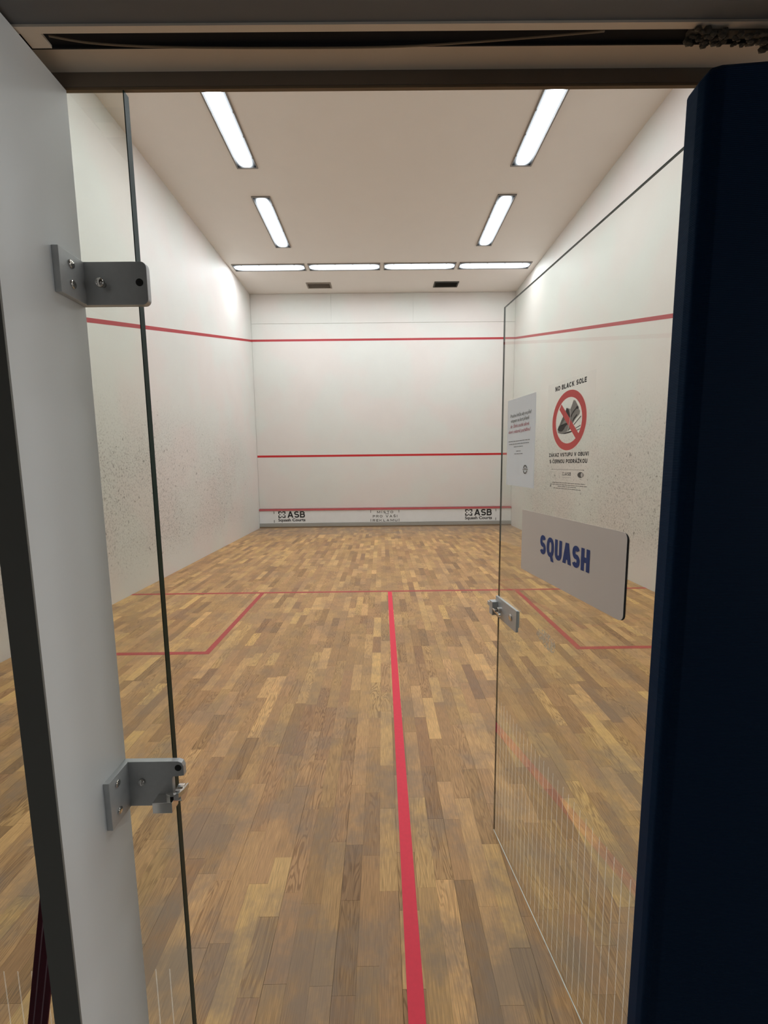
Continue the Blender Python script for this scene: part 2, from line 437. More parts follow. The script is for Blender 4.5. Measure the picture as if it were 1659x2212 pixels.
def lamp_material():
    m, nt, N, L = nodes_of('lit prismatic diffuser')
    N.remove(N['Principled BSDF']); out = N['Material Output']
    em = N.new('ShaderNodeEmission'); em.inputs[0].default_value = LAMP_COL
    tc = N.new('ShaderNodeTexCoord'); sx = N.new('ShaderNodeSeparateXYZ'); L.new(tc.outputs['Object'], sx.inputs[0])
    ax = math_node(N, L, 'ABSOLUTE', sx.outputs[0]); ay = math_node(N, L, 'ABSOLUTE', sx.outputs[1])
    endf = maprange(N, L, ax, .72, .52, .022, 1.0)          # the tubes stop short of the ends
    side = math_node(N, L, 'ADD', math_node(N, L, 'MULTIPLY', math_node(N, L, 'POWER', maprange(N, L, ay, .125, .015), 2.0), 2.1), .026)           # brightest under the tubes
    pr = N.new('ShaderNodeTexChecker'); pr.inputs['Scale'].default_value = 70; pr.inputs[1].default_value = (1, 1, 1, 1); pr.inputs[2].default_value = (.86, .86, .86, 1)
    L.new(tc.outputs['Object'], pr.inputs[0])
    s = math_node(N, L, 'MULTIPLY', math_node(N, L, 'MULTIPLY', endf, side), math_node(N, L, 'MULTIPLY', pr.outputs['Fac'], 1.0))
    s = math_node(N, L, 'ADD', math_node(N, L, 'MULTIPLY', math_node(N, L, 'MULTIPLY', endf, side), .9), math_node(N, L, 'MULTIPLY', s, .1))
    L.new(math_node(N, L, 'MULTIPLY', s, LAMP), em.inputs[1]); L.new(em.outputs[0], out.inputs[0])
    return m

WALL = wall_material('side wall plaster', .75)
WALLF = wall_material('front wall plaster', .10, (.70, .67, .63))
CEIL = simple('matt ceiling paint', (.80, .76, .71), .9, noise=.02, nscale=3, bump=.15, bscale=90)
WOOD = wood_material()
GAP = simple('dark joint under the strips', (.16, .10, .06), .9, noise=.1)
RED = simple('red court paint', (.80, .035, .07), .65, noise=.08, nscale=60)
REDW = simple('faded red wall paint', (.40, .03, .035), .6, noise=.12, nscale=30)
REDF = simple('worn red floor paint', (.43, .06, .05), .55, noise=.25, nscale=40)
GLASS = glass_material('toughened glass', (.955, .968, .945))
EDGE = simple('green glass edge', (.012, .036, .027), 0.35, noise=.3, nscale=6, spec=.12)
EDGE_GLINT = simple('pale edge highlight', (.75, .80, .76), .2, noise=.05)  # pale colour stands for light caught in the door's bottom edge
def etch_material():
    m, nt, N, L = nodes_of('etched white lines'); N.remove(N['Principled BSDF'])
    a, b, c = N.new('ShaderNodeBsdfTransparent'), N.new('ShaderNodeBsdfDiffuse'), N.new('ShaderNodeBsdfTranslucent')
    b.inputs[0].default_value = (.95, .95, .92, 1); c.inputs[0].default_value = (.95, .95, .92, 1)
    x, y = N.new('ShaderNodeAddShader'), N.new('ShaderNodeMixShader'); y.inputs[0].default_value = .15
    L.new(b.outputs[0], x.inputs[0]); L.new(c.outputs[0], x.inputs[1])
    L.new(a.outputs[0], y.inputs[1]); L.new(x.outputs[0], y.inputs[2]); L.new(y.outputs[0], N['Material Output'].inputs[0])
    return m
ETCH = etch_material()
FIN_L = simple('light grey laminate', (.74, .75, .745), .42, noise=.04, nscale=5)
FIN_D = simple('dark fin edge', (.20, .195, .175), .6, noise=.05, nscale=5)
STEEL = simple('brushed steel', (.52, .53, .53), .42, metal=.25, noise=.08, nscale=120, bump=.05, bscale=400)
CHROME = simple('polished chrome', (.72, .70, .67), .14, metal=1, noise=.03)
BLACKM = simple('black hole lining', (.006, .006, .006), .7, noise=.05)
BEIGE = simple('beige painted metal', (.84, .72, .59), .6, noise=.06, nscale=9)
DARKG = simple('dark grey painted metal', (.17, .172, .178), .7, noise=.06, nscale=9)
BROWN = simple('dark brown channel', (.22, .175, .135), .7, noise=.1)
TRIMB = simple('brown trim', (.22, .16, .10), .6, noise=.1)
BLACK = simple('black slot lining', (.008, .007, .008), .9, noise=.1)
WHITEB = simple('white tin board', (.74, .74, .72), .45, noise=.04, nscale=7)
ALU = simple('aluminium strip', (.40, .40, .37), .45, metal=.4, noise=.05)
WOODB = simple('wooden base strip', (.20, .13, .07), .6, noise=.2, nscale=30)
INK = simple('black print', (.012, .012, .012), .6, noise=.05)
INKG = simple('grey print', (.13, .125, .11), .6, noise=.1, nscale=200)
INKL = simple('light grey print', (.34, .33, .30), .6, noise=.2, nscale=160)
INKD = simple('shoe dark print', (.055, .05, .045), .6, noise=.3, nscale=160)
INKR = simple('red print', (.82, .13, .12), .6, noise=.05, nscale=200)
INKR2 = simple('dull red print', (.42, .10, .12), .6, noise=.05)
INKB = simple('blue print', (.006, .045, .22), .5, noise=.05)
INKW = simple('white print', (.75, .70, .66), .6, noise=.05)
PAPER = simple('white paper', (.93, .94, .96), .8, noise=.01)
_nt = PAPER.node_tree; _t = _nt.nodes.new('ShaderNodeBsdfTranslucent'); _t.inputs[0].default_value = (.93, .95, .98, 1)
_x = _nt.nodes.new('ShaderNodeMixShader'); _x.inputs[0].default_value = .45
_nt.links.new(_nt.nodes['Principled BSDF'].outputs[0], _x.inputs[1]); _nt.links.new(_t.outputs[0], _x.inputs[2])
_nt.links.new(_x.outputs[0], _nt.nodes['Material Output'].inputs[0])
SIGNM = simple('pale grey sign board', (.72, .66, .61), .5, noise=.03, nscale=10)
SIGN_SHADE = simple('sign edge shade', (.01, .01, .01), .6, noise=.05)  # black stands for the shade on the sign's near edge
FILM = film_material('clear film', (.80, .81, .78), .03)
RESID = film_material('glue residue', (.60, .60, .56), .55, patchy=1)
FRAMEW = simple('grey lamp frame', (.24, .22, .20), .5, metal=.2, noise=.05)
VENTL = simple('pale louvre', (.42, .38, .34), .6, noise=.05)
VENTD = simple('dark louvre', (.05, .048, .04), .7, noise=.1)
MAROON = simple('dark maroon', (.11, .004, .020), .8, noise=.3, nscale=300)
PINKW = simple('pale thin stripe', (.34, .20, .24), .8, noise=.1)
CORR = simple('corridor paint', (.30, .30, .30), .8, noise=.05)
CORRF = simple('corridor floor', (.34, .33, .32), .6, noise=.1)
LAMPM = lamp_material()
FUZZ = simple('frayed pale foam', (.11, .095, .075), .95, noise=.5, nscale=160)

def navy_material():
    m, nt, N, L = nodes_of('navy vinyl')
    b = N['Principled BSDF']; b.inputs['Roughness'].default_value = .75; b.inputs['Specular IOR Level'].default_value = .15
    g = N.new('ShaderNodeNewGeometry')
    wv = N.new('ShaderNodeTexWave'); wv.bands_direction = 'Z'; wv.inputs['Scale'].default_value = 160; wv.inputs['Distortion'].default_value = 1.5
    L.new(g.outputs['Position'], wv.inputs['Vector'])
    mx = N.new('ShaderNodeMixRGB'); mx.inputs[1].default_value = (.002, .020, .060, 1); mx.inputs[2].default_value = (.003, .029, .082, 1)
    L.new(wv.outputs['Fac'], mx.inputs[0]); L.new(mx.outputs[0], b.inputs['Base Color'])
    bp = N.new('ShaderNodeBump'); bp.inputs['Strength'].default_value = .3; bp.inputs['Distance'].default_value = .001
    L.new(wv.outputs['Fac'], bp.inputs['Height']); L.new(bp.outputs[0], b.inputs['Normal'])
    return m
NAVY = navy_material()

# ------------------------------------------------------------------ shell
def struct(name, bm, mat, label, cat, **k):
    o = obj(name, bm, mat, **k); return tag(o, label, cat, kind='structure')

wl = struct('wall_left', mkbox(-.15, 0, 0, D+.15, -.02, H+.1), WALL, 'left white plaster side wall of the court, grey with ball marks', 'wall')
wr = struct('wall_right', mkbox(W, W+.15, 0, D+.15, -.02, H+.1), WALL, 'right white plaster side wall of the court, seen through the open glass door', 'wall')
wf = struct('wall_front', mkbox(0, W, D, D+.15, -.02, H+.1), WALLF, 'far white wall of the court with two red lines', 'wall')
ce = struct('ceiling', mkbox(-.15, W+.15, -.15, D+.15, H, H+.15), CEIL, 'flat beige court ceiling with recessed strip lights', 'ceiling')
wb = struct('wall_back', mkbox(0, W, -.12, .0, 2.2005, H), WALLF, 'white wall above the glass front and its lintel', 'wall')

# front wall boards: one large lower skin and three upper boards, joints 5 mm
obj('wall_board', mkbox(.012, W-.012, D-.010, D, .49, 4.976), WALLF, wf)
for x0, x1 in ((.012, 1.943), (1.951, 3.916), (3.924, W-.012)):
    obj('wall_board', mkbox(x0, x1, D-.010, D, 4.986, H-.004), WALLF, wf)

# painted lines on the walls
def wline(parent, *a, mat=REDW, label=None): return obj('court_line', mkbox(*a), mat, parent, label=label)
wline(wf, 0, W, D-.0115, D-.0102, 4.57, 4.62, label='red out line high on the far wall')
RB = simple('bright red wall paint', (.50, .012, .015), .6, noise=.06, nscale=30)
wline(wf, 0.01, W, D-.0115, D-.0102, 1.78, 1.83, mat=RB, label='red service line halfway up the far wall')
for par, xa, xb in ((wl, .0, .0012), (wr, W-.0012, W)):
    bm = bmesh.new(); vv = box(bm, xa, xb, 0, D, 0, .05)
    for v in vv: v.co.z += 2.13 + (4.57-2.13)*v.co.y/D
    obj('court_line', bm, REDW, par, label='red sloping out line on the side wall')

# ------------------------------------------------------------------ floor
fl = struct('floor', mkbox(0, W, .0, D, -.04, -.0035), GAP, 'brown oak strip parquet court floor with red lines', 'floor')
def project(x, y, z):
    v = Vector((x-CX, y-CY, z-CZ)); d = v.dot(FW)
    if d < .05: return None
    return IW/2 + F*v.dot(R)/d, IH/2 - F*v.dot(U)/d, d
SW = .0703
strips = []
col = 0; x = .002
rnd = random.Random(11)
LENS = [.22, .27, .32, .37, .42, .48]
while x < W-.01:
    wdt = min(SW, W-.002-x)
    y = .004 - rnd.random()*.3
    while y < D-.006:
        ln = rnd.choice(LENS)
        y0, y1 = max(y, .004), min(y+ln, D-.006)
        if y1-y0 > .02:
            r = rnd.random()
            t = min(.999, max(.001, rnd.gauss(.48, .20))) if r < .86 else (rnd.uniform(.04, .2) if r < .91 else rnd.uniform(.8, 1))
            g = .0010 if col % 3 == 2 else .0004
            strips.append((x, x+wdt-g, y0, y1-.0005, t, -.0001*rnd.randrange(4), wdt == SW and y1-y0 > ln-.001, ln, g))
        y += ln
    x += SW; col += 1
def score(s):
    p = project((s[0]+s[1])/2, (s[2]+s[3])/2, 0)
    if not p: return 0
    u, v, d = p
    if not (-20 < u < IW+20 and -20 < v < IH+60): return 0
    if v > 1200 and 95 - (2212-v)*.09 - 30 < u < 300 - (2212-v)*.06: return 0     # behind the fin
    if u > 1400: return 0
    return (s[3]-s[2])/(d**3)
order = sorted(range(len(strips)), key=lambda i: -score(strips[i]) if strips[i][6] else 1)
big = set(order[:300])
pmesh = {}
def strip_mesh(ln, g):
    if (ln, g) not in pmesh:
        bm = bmesh.new(); box(bm, 0, SW-g, 0, ln-.0005, -.0034, 0)
        me = bpy.data.meshes.new('plank'); bm.to_mesh(me); bm.free(); me.materials.append(WOOD); pmesh[(ln, g)] = me
    return pmesh[(ln, g)]
verts, faces, tints = [], [], []
for i, (x0, x1, y0, y1, t, dz, full, ln, g) in enumerate(strips):
    if i in big and full:
        o = bpy.data.objects.new('plank', strip_mesh(ln, g)); o.location = (x0, y0, dz); o['tint'] = t
        link(o, fl)
    else:
        n = len(verts)
        verts += [(x0,y0,-.0034+dz),(x1,y0,-.0034+dz),(x1,y1,-.0034+dz),(x0,y1,-.0034+dz),(x0,y0,dz),(x1,y0,dz),(x1,y1,dz),(x0,y1,dz)]
        for f in ((0,3,2,1),(4,5,6,7),(0,1,5,4),(1,2,6,5),(2,3,7,6),(3,0,4,7)): faces.append([n+k for k in f]); tints.append(t)
me = bpy.data.meshes.new('plank_field'); me.from_pydata(verts, [], faces); me.materials.append(WOOD)
a = me.attributes.new('tint', 'FLOAT', 'FACE'); a.data.foreach_set('value', tints)
pf = link(bpy.data.objects.new('plank_field', me), fl); pf['kind'] = 'stuff'

def fline(x0, x1, y0, y1, mat, label): obj('court_line', mkbox(x0, x1, y0, y1, .0, .0006), mat, fl, label=label)
SY = D-5.49
fline(0, W, SY, SY+.05, REDF, 'thin red short line running across the floor')
fline(W/2-.022, W/2+.028, .0, SY, RED, 'bright red half court line running to the camera')
fline(1.60, 1.65, SY-1.65, SY, REDF, 'worn inner line of the left service box')
fline(W-1.65, W-1.60, SY-1.65, SY, REDF, 'inner line of the right service box')
fline(0, 1.60, SY-1.65, SY-1.60, REDF, 'rear line of the left service box')
fline(W-1.60, W, SY-1.65, SY-1.60, REDF, 'rear line of the right service box')

# ------------------------------------------------------------------ tin with adverts
tin = empty('tin', (3.2, 9.70, 0)); tag(tin, 'low white tin with black adverts along the foot of the far wall', 'tin')
obj('board', mkbox(.005, W-.005, 9.70, 9.735, .118, .437), WHITEB, tin)
obj('top_rail', mkbox(.005, W-.005, 9.685, 9.735, .437, .482), simple('pinkish red rail', (.50, .10, .11), .5, noise=.15, nscale=8), tin, label='red top rail')
obj('metal_strip', mkbox(.005, W-.005, 9.688, 9.735, .052, .114), ALU, tin)
obj('base_strip', mkbox(.005, W-.005, 9.68, 9.735, .0, .030), WOODB, tin, label='brown wooden base strip')
obj('base_strip', mkbox(.005, W-.005, 9.69, 9.735, .031, .051), ALU, tin)
MT = frame_matrix((0, 9.6992, 0), (1, 0, 0), (0, 0, 1))
def fmt(parent, name, bm, mat): return obj(name, bm, mat, parent)
for x in (.376, 2.827, 3.544, 6.007):
    for z0, z1 in ((.36, .425), (.135, .20)):
        obj('fastener', mkbox(x-.007, x+.007, 9.6965, 9.70, z0, z1), INKG, tin)
def logo(x0):
    q = []
    s, h = .183, .166; zt = .4215
    c = .075; t = .026
    for fx in (0, 1):
        for fz in (0, 1):
            X = lambda v: x0 + (v if not fx else s - v)
            Z = lambda v: zt - (v if not fz else h - v)
            q.append([(X(0), Z(0)), (X(c), Z(0)), (X(c), Z(t)), (X(0), Z(t))])
            q.append([(X(0), Z(t)), (X(t), Z(t)), (X(t), Z(.066)), (X(0), Z(.066))])
    for (cx, cz) in ((s/2, .034), (s/2, h-.034), (.040, h/2), (s-.040, h/2)):
        r = .019
        q.append([(x0+cx-r, zt-cz), (x0+cx, zt-cz-r), (x0+cx+r, zt-cz), (x0+cx, zt-cz+r)])
    obj('emblem', poly_bm(q, MT), INK, tin)
    obj('lettering', caps_bm('ASB', MT, x0+.232, x0+.676, .257, .4215, .033, .10), INK, tin)
    obj('lettering', text_bm('Squash Courts', MT, x0-.004, x0+.684, .166, .240, off=.03), INK, tin)
logo(.482); logo(5.226)
obj('lettering', caps_bm('MÍSTO', MT, 2.986, 3.399, .343, .404, .014, .30), INKG, tin)
obj('lettering', caps_bm('PRO VAŠI', MT, 2.878, 3.506, .237, .300, .014, .26), INKG, tin)
obj('lettering', caps_bm('REKLAMU', MT, 2.874, 3.505, .132, .193, .014, .26), INKG, tin)
obj('lettering', poly_bm([[(3.195, .322), (3.285, .322), (3.285, .335), (3.195, .335)]], MT), INKG, tin)

# ------------------------------------------------------------------ ceiling lights
def make_light():
    t = empty('ceiling_light', (0, 0, 0))
    L2, W2 = .745, .145
    bm = bmesh.new()
    for a in ((-L2, L2, -W2, -W2+.016), (-L2, L2, W2-.016, W2), (-L2, -L2+.016, -W2+.016, W2-.016), (L2-.016, L2, -W2+.016, W2-.016)):
        box(bm, *a, -.016, 0)
    obj('frame', bm, FRAMEW, t)
    # shallow bowed prismatic tray
    bm = bmesh.new(); nx, ny = 16, 8; G = []
    for i in range(nx+1):
        row = []
        for j in range(ny+1):
            x = -L2+.018 + (2*L2-.036)*i/nx; y = -W2+.018 + (2*W2-.036)*j/ny
            k = 1-abs(2*j/ny-1)**2.2; e = min(1, min(i, nx-i)/3)
            row.append(bm.verts.new((x, y, -.008 - .016*k*e)))
        G.append(row)
    for i in range(nx):
        for j in range(ny): bm.faces.new((G[i][j], G[i][j+1], G[i+1][j+1], G[i+1][j]))
    d = obj('diffuser', bm, LAMPM, t, smooth=True)
    bm = bmesh.new()
    for s in (-1, 1):
        for k in range(4):
            cx = -.54 + .36*k
            box(bm, cx-.012, cx+.012, s*(W2-.016)-.004, s*(W2-.016)+.004, -.020, -.014)
    cr_ = obj('clip_row', bm, FRAMEW, t); cr_['kind'] = 'stuff'
    return t
spots = []
names = {0: 'far row, leftmost', 1: 'far row, second from the left', 2: 'far row, second from the right', 3: 'far row, rightmost'}
for k, x in enumerate((.836, 2.394, 3.957, 5.520)):
    spots.append((x, 8.405, 0, ['leftmost strip light of the crosswise row before the far wall', 'strip light left of centre in the crosswise row near the far wall',
        'strip light right of centre in the crosswise row near the far wall', 'rightmost strip light of the crosswise row before the far wall'][k]))
for x, s in ((1.315, 'left'), (5.100, 'right')):
    spots.append((x, 6.87, 90, f'lengthwise strip light on the {s} side, the farther one'))
    spots.append((x, 4.775, 90, f'lengthwise strip light on the {s} side, nearer and cut by the lintel'))
    spots.append((x, 2.68, 90, f'lengthwise strip light on the {s} side, added unseen above the lintel'))  # unseen pair added for light on the near floor
    spots.append((x, .80, 90, f'lengthwise strip light on the {s} side, added unseen right above the glass front'))  # unseen pair added to brighten the sign, fin and near floor
proto = make_light()
for i, (x, y, a, lab) in enumerate(spots):
    if i == 0: o = proto
    else:
        o = proto.copy(); C.objects.link(o)
        for ch in proto.children: c = ch.copy(); C.objects.link(c); c.parent = o
    o.location = (x, y, H); o.rotation_euler = (0, 0, math.radians(a))
    tag(o, lab, 'light', 'strip lights in the court ceiling')

# ------------------------------------------------------------------ air vents in the ceiling
def vent(x, y, mat, inner, label):
    t = empty('ceiling_vent', (x, y, H)); tag(t, label, 'vent', 'vents before the far wall')
    bm = bmesh.new()
    for a in ((-.28, .28, -.145, -.115), (-.28, .28, .115, .145), (-.28, -.25, -.115, .115), (.25, .28, -.115, .115)):
        box(bm, x+a[0], x+a[1], y+a[2], y+a[3], H-.014, H)
    obj('frame', bm, mat, t)
    obj('backing', mkbox(x-.25, x+.25, y-.115, y+.115, H-.003, H), inner, t)
    for k in range(7):
        yy = y-.10 + k*.033
        Mx = Matrix.Translation((x, yy, H-.008)) @ Matrix.Rotation(math.radians(35), 4, 'X')
        obj('slat', mkbox(-.25, .25, -.011, .011, -.001, .001, M=Mx), mat if inner is VENTL else inner, t)
vent(1.735, 9.29, simple('grey vent frame', (.26, .22, .18), .6, noise=.05), VENTL, 'pale closed air vent, left one before the far wall')
vent(4.645, 9.295, VENTD, VENTD, 'dark open air vent, right one before the far wall')

# ------------------------------------------------------------------ glass front: fixed panes either side of the doorway
def pane(name, x0, x1, lab):
    t = empty(name, ((x0+x1)/2, .006, 0)); tag(t, lab, 'window', kind='structure')
    obj('glass_pane', mkbox(x0, x1, 0, .012, .006, 2.139), GLASS, t)
    xe = x1 if x1 < 3 else x0
    obj('pane_edge', mkbox(xe-(.0 if x1 < 3 else .0015), xe+(.0015 if x1 < 3 else .0), -.0004, .0124, .006, 2.139), EDGE, t, label='green polished glass edge')
    bm = bmesh.new(); x = x1-.037 if x1 < 3 else x0+.037
    while x0+.02 < x < x1-.02:
        box(bm, x-.0011, x+.0011, -.0006, -.0002, .03, .585); x += -.027 if x1 < 3 else .027
    s = obj('etched_stripe_band', bm, ETCH, t); s['kind'] = 'stuff'
pane('window_1', .0, 2.7305, 'fixed glass pane left of the doorway, behind the grey fin')
pane('window_2', 3.712, W, 'fixed glass pane right of the doorway, behind the navy panel')

# ------------------------------------------------------------------ glass door, standing open into the court
DA = Vector((3.581, .891, 0)); DB = Vector((3.697, .0, 0))
dd = (DB-DA).normalized(); nn = Vector((dd.y, -dd.x, 0))     # nn points to the camera side (towards -x)
MD = frame_matrix(DA, dd, (0, 0, 1))                      # local x = from free edge to hinge, y = up, z = camera side
if MD.to_3x3().col[2].dot(nn) < 0: nn = -nn
DZ = Vector(MD.to_3x3().col[2])
def dbox(s0, s1, z0, z1, h0, h1): return mkbox(s0, s1, z0, z1, h0, h1, M=MD)
door = empty('door_1', (DB.x, DB.y, 0)); tag(door, 'frameless glass door standing open into the court', 'door', kind='structure')
obj('glass_pane', dbox(0, .880, .010, 2.134, -.0055, 0), GLASS, door)
obj('pane_edge', dbox(-.0012, 0, .010, 2.134, -.0058, .0003), EDGE, door, label='dark free edge of the glass')
obj('pane_edge', dbox(-.0012, .880, 2.134, 2.1352, -.0058, .0003), EDGE, door, label='dark top edge of the glass')
obj('pane_edge', dbox(0, .880, .0075, .010, -.0015, .0008), EDGE_GLINT, door, label='pale highlight strip along the bottom edge of the glass')
bm = bmesh.new(); s = .022
while s < .87:
    box(bm, s-.0011, s+.0011, .03, .615, .0002, .0006, M=MD); s += .0275
eb = obj('etched_stripe_band', bm, ETCH, door); eb['kind'] = 'stuff'
# latch: clamp plates either side, keeper block, tongue and thumb turn
obj('latch_plate', plate(round_rect(-.002, .180, .960, 1.040, (.002,)*4, 3), MD @ Matrix.Translation((0, 0, .001)), .009), STEEL, door, bevel=.0008)
obj('latch_plate', plate(round_rect(.0, .160, .968, 1.030, (.002,)*4, 3), MD @ Matrix.Translation((0, 0, -.0125)), .0068), STEEL, door, bevel=.0008)
obj('keeper_block', dbox(-.008, .022, .968, 1.022, .010, .034), STEEL, door, bevel=.0015)
bm = bmesh.new(); box(bm, -.036, -.008, .993, 1.009, .022, .031, M=MD)
obj('latch_tongue', bm, STEEL, door, bevel=.001)
bm = bmesh.new()
cyl(bm, MD @ Vector((.045, .997, .016)), DZ, .011, .014); cyl(bm, MD @ Vector((.032, .994, .028)), dd, .006, .03)
box(bm, .028, .070, .984, .994, .018, .030, M=MD); cyl(bm, MD @ Vector((.074, .987, .026)), DZ, .006, .010)
obj('thumb_turn', bm, CHROME, door, smooth=False, bevel=.001)
bm = bmesh.new(); dome(bm, MD @ Vector((.136, 1.001, .010)), DZ, .0125, .006)
obj('screw_head', bm, CHROME, door, smooth=True)
# hinge clamps by the jamb, behind the navy panel
for z in (.98, 1.85):
    obj('hinge_clamp', dbox(.83, .895, z-.04, z+.04, -.020, .010), STEEL, door, bevel=.001)
obj('glue_patch', poly_bm([[(.305, 1.006), (.318, 1.033), (.361, 1.0417), (.39, 1.036), (.415, 1.0306), (.4209, 1.0187), (.418, 1.0), (.4124, .9915), (.39, .985), (.3556, .9894), (.33, .996)]], MD, .0005), RESID, door)

# notices on the door
def on_door(h): return MD @ Matrix.Translation((0, 0, h))
sg = empty('door_sign', MD @ Vector((.447, 1.20, .002))); tag(sg, 'pale rounded sign board reading SQUASH in blue on the glass door', 'sign')
rr = round_rect(.193, .697, 1.199, 1.4055, (.004, .016, .016, .004), 8)
obj('board', plate(rr, on_door(.0022), .0013), SIGNM, sg)
obj('backing', plate(round_rect(.195, .7005, 1.200, 1.404, (.004, .016, .016, .004), 8), on_door(.0005), .0015), SIGN_SHADE, sg, label='black backing as shade along the sign edge')
obj('lettering', caps_bm('SQUASH', on_door(.0039), .319, .569, 1.2800, 1.3400, .0142, .10), INKB, sg)

fm = empty('film_notice', MD @ Vector((.44, 1.485, .001))); tag(fm, 'clear film notice NO BLACK SOLE with a crossed out shoe on the glass door', 'notice')
MF = on_door(.0008)
obj('film', plate(round_rect(.333, .556, 1.478, 1.792, (.003,)*4, 3), on_door(.0003), .0004), FILM, fm)
obj('lettering', caps_bm('NO BLACK SOLE', MF, .3725, .5195, 1.7675, 1.7810, .0033), INK, fm)
obj('lettering', caps_bm('ZÁKAZ VSTUPU V OBUVI', MF, .350, .5405, 1.5803, 1.5908, .0025), INK, fm)
obj('lettering', caps_bm('S ČERNOU PODRÁŽKOU', MF, .354, .536, 1.5615, 1.5725, .0026), INK, fm)
shoe = {
'body':[[0.3925,1.6508],[0.3912,1.6575],[0.3968,1.6656],[0.4087,1.6682],[0.4133,1.6753],[0.4227,1.6845],[0.4323,1.6889],[0.4313,1.7036],[0.431,1.7091],[0.4339,1.7142],[0.4388,1.7126],[0.4455,1.709],[0.4519,1.7082],[0.4577,1.7145],[0.4617,1.7246],[0.4659,1.7301],[0.4737,1.7281],[0.4802,1.7201],[0.4867,1.7123],[0.4911,1.703],[0.4965,1.698],[0.4956,1.6904],[0.4886,1.686],[0.477,1.6794],[0.4654,1.6709],[0.4538,1.6577],[0.4415,1.6496],[0.4254,1.6445],[0.4068,1.6449],[0.3962,1.6476]],
'toe':[[0.3912,1.6575],[0.3967,1.6665],[0.4087,1.6673],[0.4206,1.6671],[0.4269,1.672],[0.4383,1.6727],[0.4403,1.668],[0.4308,1.6634],[0.4246,1.6566],[0.4149,1.6509],[0.4011,1.652]],
'heel':[[0.4548,1.6881],[0.4634,1.6996],[0.4751,1.7069],[0.4822,1.7129],[0.4883,1.7112],[0.4902,1.7049],[0.4783,1.7047],[0.4696,1.6988],[0.4609,1.691],[0.4566,1.6852]],
'slit':[[0.4636,1.6747],[0.4692,1.6829],[0.4837,1.6918],[0.4847,1.6882],[0.474,1.6798],[0.4653,1.6727]],
'tongue':[[0.4313,1.7045],[0.4323,1.7135],[0.439,1.7108],[0.444,1.7074],[0.446,1.7018],[0.4517,1.6885],[0.455,1.6863],[0.4486,1.6861],[0.4383,1.6964]],
'sole':[[0.4068,1.6445],[0.4254,1.6454],[0.4416,1.6478],[0.4607,1.649],[0.464,1.646],[0.4515,1.6439],[0.4289,1.6428]],
'l1':[[0.5004,1.6851],[0.5028,1.683],[0.4721,1.6636],[0.4698,1.6652]],
'l2':[[0.5006,1.6613],[0.5019,1.6595],[0.4807,1.6537],[0.4795,1.6554]],
'l3':[[0.5012,1.6524],[0.5019,1.6508],[0.4826,1.6472],[0.4814,1.6491]],
'l4':[[0.4531,1.6564],[0.4552,1.655],[0.4432,1.6491],[0.4411,1.6506]],
'lace':[[0.449,1.7086],[0.4515,1.7084],[0.4562,1.6951],[0.4539,1.6793],[0.4502,1.6634],[0.444,1.649],[0.4415,1.6496],[0.4477,1.6646],[0.451,1.6796],[0.4535,1.6955]],
'bar':[[0.3979,1.713],[0.4072,1.7275],[0.4948,1.6392],[0.4822,1.6269]]}
obj('shoe_picture', poly_bm([shoe['body']], MF, 0), INKL, fm)
obj('shoe_picture', poly_bm([shoe[k] for k in ('toe', 'heel', 'slit', 'tongue', 'sole', 'l1', 'l2', 'l3', 'l4')], MF, .0002), INKD, fm, label='dark areas of the shoe')
obj('prohibition_bar', poly_bm([shoe['bar']], MF, .0004), INKR, fm)
obj('shoe_lace', poly_bm([shoe['lace']], MF, .0006), INKW, fm)
obj('prohibition_ring', ring_bm(.4445, 1.6785, .0815, .0625, MF, 72, .0004), INKR, fm)
obj('rule', poly_bm([[(.367, 1.5440), (.524, 1.5425), (.524, 1.5432), (.367, 1.5447)], [(.367, 1.5435), (.372, 1.5435), (.372, 1.5452), (.367, 1.5452)], [(.519, 1.5418), (.524, 1.5418), (.524, 1.5436), (.519, 1.5436)]], MF), INKG, fm)
obj('lettering', caps_bm('ASB', MF, .4370, .4665, 1.5270, 1.5362, .0018), INKG, fm)
obj('lettering', text_bm('Squash Courts', MF, .424, .466, 1.5208, 1.5236), INKL, fm)
q = []
for a, b in ((.4240, .4255), (.4325, .4340)): q.append([(a, 1.527), (b, 1.527), (b, 1.536), (a, 1.536)])
for a, b in ((1.527, 1.5282), (1.5348, 1.536)): q.append([(.4240, a), (.4340, a), (.4340, b), (.4240, b)])
obj('emblem', poly_bm(q, MF), INKG, fm)
bm = poly_bm([[(.5098+.0135*math.cos(t*math.pi/16), 1.5300+.0078*math.sin(t*math.pi/16)) for t in range(32)]], MF)
obj('emblem', bm, INKG, fm)
obj('emblem', poly_bm([[(.5160+.0050*math.cos(t*math.pi/12), 1.5300+.0060*math.sin(t*math.pi/12)) for t in range(24)]], MF, .0003), INKW, fm)
obj('emblem', poly_bm([[(.508, 1.5180), (.513, 1.5180), (.513, 1.5192), (.508, 1.5192)]], MF), INKG, fm)
q = [[(.3835, 1.528), (.3845, 1.528), (.3845, 1.537), (.3835, 1.537)], [(.379, 1.5262), (.390, 1.5262), (.390, 1.5275), (.379, 1.5275)],
     [(.384, 1.5262), (.3765, 1.517), (.3775, 1.517), (.385, 1.5262)], [(.384, 1.5262), (.3905, 1.517), (.3915, 1.517), (.385, 1.5262)]]
obj('emblem', poly_bm(q, MF), INKL, fm)
for k, (a, b, z) in enumerate(((.372, .531, 1.5050), (.362, .543, 1.4995), (.402, .492, 1.4945), (.380, .514, 1.4890))):
    obj('small_print', word_bars(MF, a, b, z, .0015, k), INKG, fm)['kind'] = 'stuff'
obj('small_print', poly_bm([[(.3605, 1.492), (.3665, 1.492), (.3665, 1.498), (.3605, 1.498)]], MF), INKL, fm)

